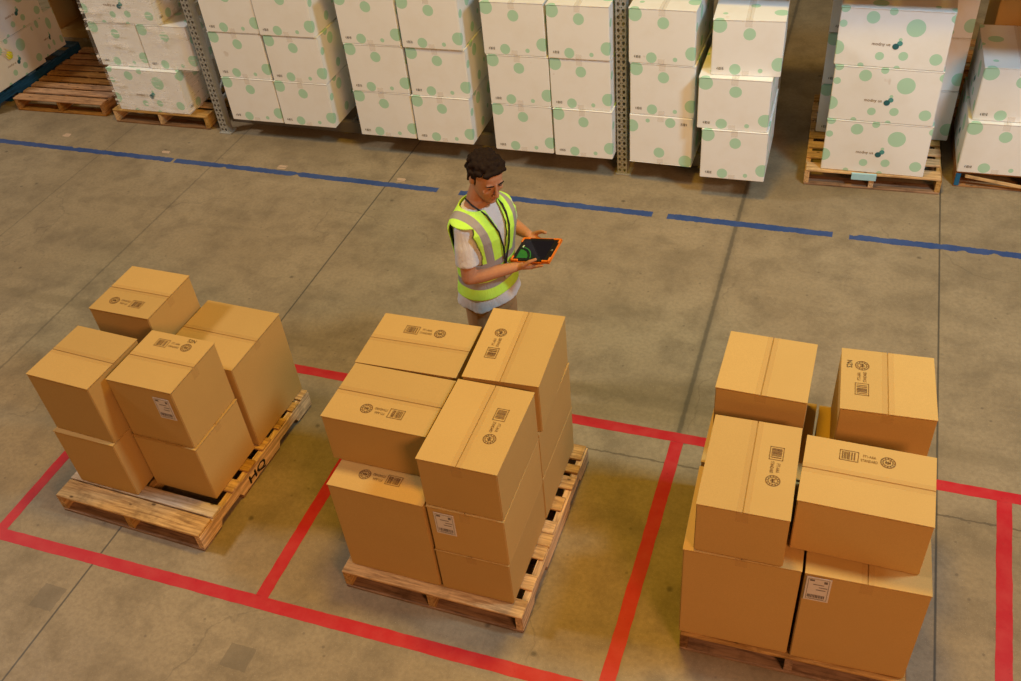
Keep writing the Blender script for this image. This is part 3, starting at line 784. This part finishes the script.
def head_ring(z, off=0, n=28):
    w_, y0, y1 = interp(HR, z); w_ += off; y0 -= off; y1 += off; out = []
    for k in range(n):
        t = 2*PI*k/n; c, s = math.cos(t), math.sin(t)
        yy = s*((y1-y0)/2)+(y0+y1)/2; out.append(Vector((w_*math.copysign(abs(c)**.87, c), yy, z)))
    return out
man = thing('person', 'man in a lime reflective vest looking down at the tablet in his hands', 'person', MAN, MRZ)
M_skin = m_skin()
bd = MB()
H_ = lambda x, y, z: HEADM @ Vector((x, y, z))
H3 = HEADM.to_3x3()
bd.loft([[HEADM @ p for p in head_ring(r[0])] for r in HR])
bd.tube([H_(0, -.098, .030), H_(0, -.108, .002), H_(0, -.118, -.022)], [.0085, .0095, .0125], 10)
bd.ell(H_(0, -.121, -.030), (.0125, .012, .0105), H3)
for s in (-1, 1):
    bd.ell(H_(s*.012, -.110, -.033), (.009, .010, .0075), H3)
    bd.ell(H_(s*.030, -.0915, .031), (.022, .009, .007), H3)
    bd.ell(H_(s*.040, -.080, -.022), (.020, .011, .016), H3)
    bd.ell(H_(s*.076, .012, -.002), (.0085, .020, .031), H3 @ Matrix.Rotation(s*R(12), 3, 'Z'))
    bd.ell(H_(s*.031, -.0885, .010), (.0125, .0075, .008), H3)
bd.ell(H_(0, -.0985, -.0585), (.023, .0095, .0065), H3); bd.ell(H_(0, -.097, -.0705), (.019, .010, .007), H3)
bd.ell(H_(0, -.088, -.102), (.022, .013, .014), H3)
bd.tube([(0, .022, 1.44), (0, .010, 1.50), H_(0, .020, -.05)], [.066, .056, .056], 16)
bd.loft([ring(z) for z in (.78, .84, .92, 1.02, 1.12, 1.22, 1.32, 1.385, 1.425, 1.455, 1.48, 1.505)])
FINGER = {}
for s in (-1, 1):
    bd.tube([SH[s]-Vector((s*.03, 0, -.005)), SH[s], SH[s].lerp(EL[s], .5), EL[s]], [.048, .052, .046, .042], 14)
    f1 = EL[s].lerp(WR[s], .28)
    bd.tube([EL[s], f1, EL[s].lerp(WR[s], .7), WR[s]], [.042, .046, .036, .0275], 14)
    if s < 0: K = [(.012, -.108, -.027), (.017, -.087, -.031), (.010, -.067, -.031), (-.004, -.049, -.028)]; fd = [(.96, .12), (.94, .22), (.92, .3), (.88, .38)]
    else: K = [(-.030, .112, -.027), (-.024, .091, -.031), (-.031, .071, -.031), (-.045, .053, -.028)]; fd = [(.96, -.12), (.94, -.22), (.92, -.3), (.88, -.38)]
    for (ku, kv, kn), (du, dv), L, r in zip(K, fd, (.072, .080, .074, .058), (.0092, .0095, .009, .008)):
        base = WR[s].lerp(tl(ku, kv, kn), .18)
        bd.tube([base, tl(ku, kv, kn)], [.0165, .0125], 10)
        p = [(ku, kv, kn), (ku+du*L*.42, kv+dv*L*.42, -.0225), (ku+du*L*.74, kv+dv*L*.74, -.0195), (ku+du*L, kv+dv*L, -.0180)]
        bd.tube([tl(*q) for q in p], [r*1.15, r*1.05, r*.98, r*.82], 10)
    if s < 0: th = [(-.058, -.130, -.014), (-.022, -.127, .002), (.016, -.111, .0185), (.048, -.092, .0195)]
    else: th = [(-.090, .134, -.008), (-.054, .136, .008), (-.016, .130, .022), (.016, .118, .026)]
    bd.tube([tl(*q) for q in th], [.0165, .0135, .0112, .0092], 10)
for s in (-1, 1): bd.tube([(s*.085, 0, .84), (s*.098, -.012, .47), (s*.104, .012, .10)], [.078, .055, .040], 14)
link('body', evaluated(bd, 'body', M_skin, .0042, 5, .45), man)

# trousers, shoes
M_trouser = plain('tan_trousers', (.40, .235, .105), .85, scale=25)
tr = MB(); tr.loft([ring(z, .008) for z in (.76, .82, .88)])
for s in (-1, 1): tr.tube([(s*.082, .002, .83), (s*.092, -.004, .70), (s*.100, -.012, .47), (s*.104, .006, .26), (s*.106, .014, .10)], [.094, .090, .074, .068, .066], 16)
link('trousers', evaluated(tr, 'trousers', M_trouser, .009, 4), man)
M_shoe = plain('dark_shoe', (.05, .035, .025), .5)
for s in (-1, 1):
    sh = MB(); sh.ell((s*.110, -.055, .045), (.046, .125, .045)); sh.ell((s*.107, .02, .07), (.043, .055, .055)); sh.bevbox(s*.110-.046, -.175, .002, s*.110+.046, .075, .024, .01, 2)
    link('shoe', evaluated(sh, 'shoe', M_shoe, .006, 3), man)
# t-shirt
def m_shirt():
    t = NT('grey_tshirt'); o = t.obj(); n = t.noise(t.mapping(o, (9, 9, 4)), 1.6, 4, .6, .6)
    c = t.mix(t.noise(o, 30, 3), (.56, .555, .565), (.66, .65, .66))
    return t.bsdf(c, .85, spec=.15, normal=t.bump(n, .55, .02))
M_shirt = m_shirt()
def shirt_grow(z): return (.012+.030*max(0, (1.05-z)/.22), .012+.030*max(0, (1.05-z)/.22))
ts = MB()
rings = []
for z in (.85, .865, .89, .93, .98, 1.05, 1.12, 1.22, 1.32, 1.385, 1.43, 1.46, 1.478):
    rr_ = ring(z, 0, 64, shirt_grow)
    if z < .97:
        for i, p in enumerate(rr_):
            k = (.97-z)/.12; p.x *= 1+.030*k*math.sin(i*.69+1); p.y *= 1+.05*k*math.sin(i*.55); p.z += .008*k*math.sin(i*.31)
    rings.append(rr_)
ts.loft(rings)
for s in (-1, 1):
    ax = EL[s]-SH[s]
    ts.tube([SH[s]-Vector((s*.06, 0, -.012)), SH[s], SH[s]+ax*.30, SH[s]+ax*.68], [.050, .060, .064, .067], 18, hem=True)
link('t_shirt', evaluated(ts, 't_shirt', M_shirt, .0065, 4), man)['label'] = 'light grey short-sleeved t-shirt'
# vest
def m_vest():
    t = NT('lime_vest'); o = t.obj(); sx = t.n('ShaderNodeSeparateXYZ'); t.put(sx.inputs[0], o); X, Y, Z = sx.outputs
    n = t.noise(t.mapping(o, (7, 7, 3)), 1.5, 4, .6, .6); ax = t.math('ABSOLUTE', X)
    def band(v, a, b): return t.math('MULTIPLY', t.math('GREATER_THAN', v, a), t.math('LESS_THAN', v, b))
    Zs = t.math('ADD', Z, t.math('MULTIPLY', Y, -.04))
    k = t.math('MAXIMUM', band(Zs, 1.135, 1.185), band(Zs, 1.005, 1.052))
    xs = t.math('SUBTRACT', ax, t.math('MULTIPLY', t.math('SUBTRACT', Z, 1.15), .16))
    k = t.math('MAXIMUM', k, t.math('MULTIPLY', band(xs, .072, .118), t.math('GREATER_THAN', Z, 1.15)))
    lime = t.mix(t.noise(o, 20, 2), (.50, .93, .07), (.58, .99, .14))
    c = t.mix(k, lime, (.32, .30, .295))
    return t.bsdf(c, t.math('SUBTRACT', .75, t.math('MULTIPLY', k, .3)), spec=.25, normal=t.bump(n, .5, .02))
M_vest = m_vest()
n, zs = 200, [.93+i*(1.488-.93)/130 for i in range(131)]
def vest_grow(z): e = .026+.012*max(0, (1.1-z)/.18); return (e+.022*math.exp(-((z-1.40)/.075)**2), e+.008*math.exp(-((z-1.33)/.12)**2))
vr = [ring(z, 0, n, vest_grow) for z in zs]
for i, rr_ in enumerate(vr):
    for k, p in enumerate(rr_):
        w_ = .006*mnoise.noise(Vector((p.x*9, p.y*9, p.z*3.5))); p.x *= 1+w_*2; p.y *= 1+w_*3
vv = [p for rr_ in vr for p in rr_]; ff = []
def segd(p, a, b):
    ab = b-a; t = max(0, min(1, (p-a).dot(ab)/ab.dot(ab))); return (p-(a+ab*t)).length
for i in range(130):
    for k in range(n):
        q = (i*n+k, i*n+(k+1) % n, (i+1)*n+(k+1) % n, (i+1)*n+k); c = (vv[q[0]]+vv[q[2]])/2
        s = 1 if c.x > 0 else -1
        if abs(c.x) > .145 and 1.17 < c.z < 1.425 and segd(c, SH[s], SH[s]+(EL[s]-SH[s])*.8) < .092: continue
        if c.y < 0 and c.z > 1.13 and abs(c.x) < .004+.046*((c.z-1.13)/.33)**1.2: continue
        if c.z > 1.484: continue
        ff.append(q)
vm = MB(); vm.add(vv, ff); vme = vm.mesh('vest', M_vest, True)
bm = bmesh.new(); bm.from_mesh(vme); bmesh.ops.delete(bm, geom=[v for v in bm.verts if not v.link_faces], context='VERTS')
bv = [v for v in bm.verts if v.is_boundary]
for _ in range(4):
    new = {}
    for v in bv:
        nb = [e.other_vert(v) for e in v.link_edges if e.is_boundary]
        if len(nb) == 2: new[v] = v.co*.5+(nb[0].co+nb[1].co)*.25
    for v, co_ in new.items(): v.co = co_
bmesh.ops.recalc_face_normals(bm, faces=bm.faces)
if sum((f.normal.dot(Vector((f.calc_center_median().x, f.calc_center_median().y, 0)))) for f in bm.faces) < 0: bmesh.ops.reverse_faces(bm, faces=bm.faces)
bmesh.ops.solidify(bm, geom=bm.faces[:], thickness=.004); bm.to_mesh(vme); bm.free()
vme.polygons.foreach_set('use_smooth', [True]*len(vme.polygons))
link('vest', vme, man)['label'] = 'lime safety vest with grey reflective bands'
# hair, brows, eyes
M_hair = plain('dark_brown_hair', (.016, .009, .006), .8, spec=.12, var=.4, scale=90)
hb = MB(); rh = random.Random(11)
for z in (.02, .04, .06, .08, .095, .108, .116):
    for k, p in enumerate(head_ring(z, .004, 26)):
        if p.y < -.045 and z < .094: continue
        if z < .05 and p.y < -.012: continue
        q = HEADM @ (p+Vector((rh.uniform(-1, 1), rh.uniform(-1, 1), rh.uniform(-.5, 1)))*.008); r0 = rh.uniform(.012, .021)
        hb.ell(q, (r0, r0, r0*.9), n=8, m=6)
for z in (-.05, -.03, -.01, .0):
    for p in head_ring(z, .002, 26):
        if p.y > (.035 if z > -.04 else .05): hb.ell(HEADM @ p, (.014, .014, .014), n=8, m=6)
for s in (-1, 1):
    hb.tube([H_(s*.071, -.020, .045), H_(s*.0715, -.022, .015), H_(s*.071, -.020, -.012)], [.008, .006, .004], 8)
    hb.tube([H_(s*.074, .018, .04), H_(s*.076, .032, .0), H_(s*.070, .045, -.035)], [.013, .011, .009], 8)
for i in range(70):
    a = rh.uniform(-1, 1); y = rh.uniform(-.085, .07); x = a*.058*math.sqrt(max(0, 1-(y/.11)**2)); z = .118-.9*(x*x/.11)-1.4*max(0, -y-.03)**2*6-y*y*2.2
    hb.ell(H_(x, y, z+rh.uniform(.002, .016)), (rh.uniform(.011, .018),)*3, n=8, m=6)
for i in range(14): 
    x = -.055+i*.11/13; hb.ell(H_(x, -.082+.25*x*x/.05*.3, .097+rh.uniform(-.004, .006)), (.013, .013, .013), n=8, m=6)
link('hair', evaluated(hb, 'hair', M_hair, .0038, 2, .4), man)['label'] = 'short wavy dark brown hair'
for s in (-1, 1):
    link('eyebrow', MB().tube([H_(s*.014, -.1035, .030), H_(s*.030, -.104, .0355), H_(s*.048, -.094, .031)], [.0032, .0040, .0028], 8).mesh('eyebrow', M_hair, True), man)
    e = link('eye', MB().ell(H_(s*.031, -.0950, .009), (.0105, .0030, .0030), H3).mesh('eye', plain('eye', (.03, .02, .015), .2), True), man)
# lanyard
M_lan = plain('black_lanyard', (.02, .02, .022), .6)
def chest(x, z, e=.010):
    ga, gb = vest_grow(z); a, b, y = interp(TORSO, z); a += ga; b += gb
    return Vector((x, y-b*(max(0, 1-(abs(x)/a)**2.35))**(1/2.35)-e, z))
lm_ = MB()
for s in (-1, 1):
    lm_.tube([Vector((s*.060, .035, 1.512)), Vector((s*.078, -.025, 1.502)), chest(s*.066, 1.462, .014), chest(s*.060, 1.42), chest(s*.044, 1.36), chest(s*.026, 1.26), chest(s*.008, 1.16), chest(s*.004, 1.12)], .0052, 8)
lan = link('lanyard', lm_.mesh('lanyard', M_lan, True), man)
bp = chest(0, 1.09)
link('badge', MB().bevbox(bp.x-.018, bp.y-.004, 1.02, bp.x+.018, bp.y+.001, 1.115, .002).mesh('badge', plain('badge_white', (.5, .5, .52), .4)), lan)

# tablet: its own thing, lying in his hands
tbm = Matrix((( TU.x, TV.x, TN.x, TC.x), (TU.y, TV.y, TN.y, TC.y), (TU.z, TV.z, TN.z, TC.z), (0, 0, 0, 1)))
tb = thing('tablet', "black tablet in an orange bumper case held in the man's hands", 'tablet'); tb.matrix_world = tbm
a_, b_ = .1275, .094
link('body', MB().bevbox(-a_+.004, -b_+.004, -.0065, a_-.004, b_-.004, .0060, .004, 3).mesh('body', plain('tablet_black', (.012, .012, .014), .3)), tb)
M_org = plain('orange_rubber', (.78, .20, .012), .5)
bu = MB()
for sx in (-1, 1):
    for sy in (-1, 1):
        x0, x1 = sorted((sx*a_, sx*(a_-.050))); y0, y1 = sorted((sy*b_, sy*(b_-.012))); bu.bevbox(x0, y0, -.009, x1, y1, .0105, .004, 3)
        x0, x1 = sorted((sx*a_, sx*(a_-.012))); y0, y1 = sorted((sy*b_, sy*(b_-.038))); bu.bevbox(x0, y0, -.009, x1, y1, .0105, .004, 3)
bu.bevbox(-a_, -b_, -.0095, a_, -b_+.003, .000, .001); bu.bevbox(-a_, b_-.003, -.0095, a_, b_, .0065, .001)
bu.bevbox(-a_, -b_, -.0095, -a_+.003, b_, .000, .001); bu.bevbox(a_-.004, -b_, -.0095, a_, b_, .0065, .001)
bu.bevbox(-a_+.002, -b_+.002, -.0105, a_-.002, b_-.002, -.0085, .001)
link('bumper_case', bu.mesh('bumper_case', M_org), tb)
scr = link('screen', MB().box(-.098, -.073, .0058, .088, .073, .0066).mesh('screen', plain('screen_dark', (.008, .008, .022), .12)), tb)
G = Ink(); seg = 26
def clip(p): return (max(-.097, min(.087, p[0])), max(-.072, min(.072, p[1])))
def sector(cx, cy, r0, r1, a0, a1):
    pts = [(cx+r0*math.cos(a0+(a1-a0)*k/seg), cy+r0*math.sin(a0+(a1-a0)*k/seg)) for k in range(seg+1)]+[(cx+r1*math.cos(a0+(a1-a0)*k/seg), cy+r1*math.sin(a0+(a1-a0)*k/seg)) for k in range(seg+1)]
    G.add([clip(p) for p in pts], [(k, k+1, seg+2+k, seg+1+k) for k in range(seg)])
sector(-.105, -.085, .0, .082, 0, PI/2); sector(-.105, -.085, .097, .104, 0, PI/2)
link('screen_graphic', G.place(lambda x, y: (x, y, .0069), plain('screen_green', (.03, .20, .045), .2), 'screen_graphic'), scr)
link('screen_icon', Ink().rect(-.096, .012, -.086, .030).place(lambda x, y: (x, y, .0071), plain('screen_white', (.55, .75, .70), .2), 'screen_icon'), scr)
hbn = link('home_button', Ink().ring(.106, 0, .0045, .0065).place(lambda x, y: (x, y, .0064), plain('button_ring', (.45, .45, .45), .3), 'home_button'), tb)
#PERSON_END
# ------------------------------------------------------------------ light
def area(name, loc, target, size, power, col, spread=PI):
    l = bpy.data.lights.new(name, 'AREA'); l.energy = power; l.color = col; l.shape = 'DISK'; l.size = size; l.spread = spread
    o = bpy.data.objects.new(name, l); C.objects.link(o); o.location = loc
    o.rotation_euler = (Vector(target)-Vector(loc)).to_track_quat('-Z', 'Y').to_euler(); return o
LIGHTS = [('high_bay_lamp', (-1.1, 4.2, 7.8), (-1.1, 4.2, 0), 1.1, (300, 174, 10), PI),
          ('door_light', (-12.5, 2.3, 10.0), (-.5, 3.1, .6), 1.8, (690, 650, 620), PI),
          ('aisle_lamp', (2.7, 3.6, 5.6), (-1.2, 7.0, .8), .9, (92, 146, 176), R(160)),
          ('front_fill', (5.8, -4.0, 6.5), (-1.0, 4, .8), 3.0, (640, 285, 130), PI)]  # unseen fill light added to brighten box fronts and right sides
for nm, loc, tgt, size, p, sp in LIGHTS:
    m = max(p)
    area(nm, loc, tgt, size, m, tuple(c/m for c in p), sp)
WORLD = (.11, .075, .03)
w = bpy.data.worlds.new('World'); bpy.context.scene.world = w; w.use_nodes = True
bg = w.node_tree.nodes['Background']; m = max(WORLD); bg.inputs[0].default_value = (*(c/m for c in WORLD), 1); bg.inputs[1].default_value = m

# ------------------------------------------------------------------ camera (fitted to the floor joints and tape lines)
cam = bpy.data.cameras.new('camera'); co = bpy.data.objects.new('camera', cam); C.objects.link(co)
cam.sensor_width = 36; cam.lens = 953.9/1021*36; cam.clip_end = 100
pitch, roll, yaw = 0.713927548, -0.112905857, -0.400854949
f = Vector((math.sin(yaw)*math.cos(pitch), math.cos(yaw)*math.cos(pitch), -math.sin(pitch)))
r = Vector((math.cos(yaw), -math.sin(yaw), 0)); u = r.cross(f)
r2 = math.cos(roll)*r+math.sin(roll)*u; u2 = -math.sin(roll)*r+math.cos(roll)*u
co.matrix_world = Matrix(((r2.x, u2.x, -f.x, 0), (r2.y, u2.y, -f.y, 0), (r2.z, u2.z, -f.z, 4.3), (0, 0, 0, 1)))
sc = bpy.context.scene; sc.camera = co
vs = sc.view_settings; vs.view_transform = 'Standard'; vs.look = 'None'; vs.exposure = 0.0; vs.gamma = 1.0; vs.use_curve_mapping = False
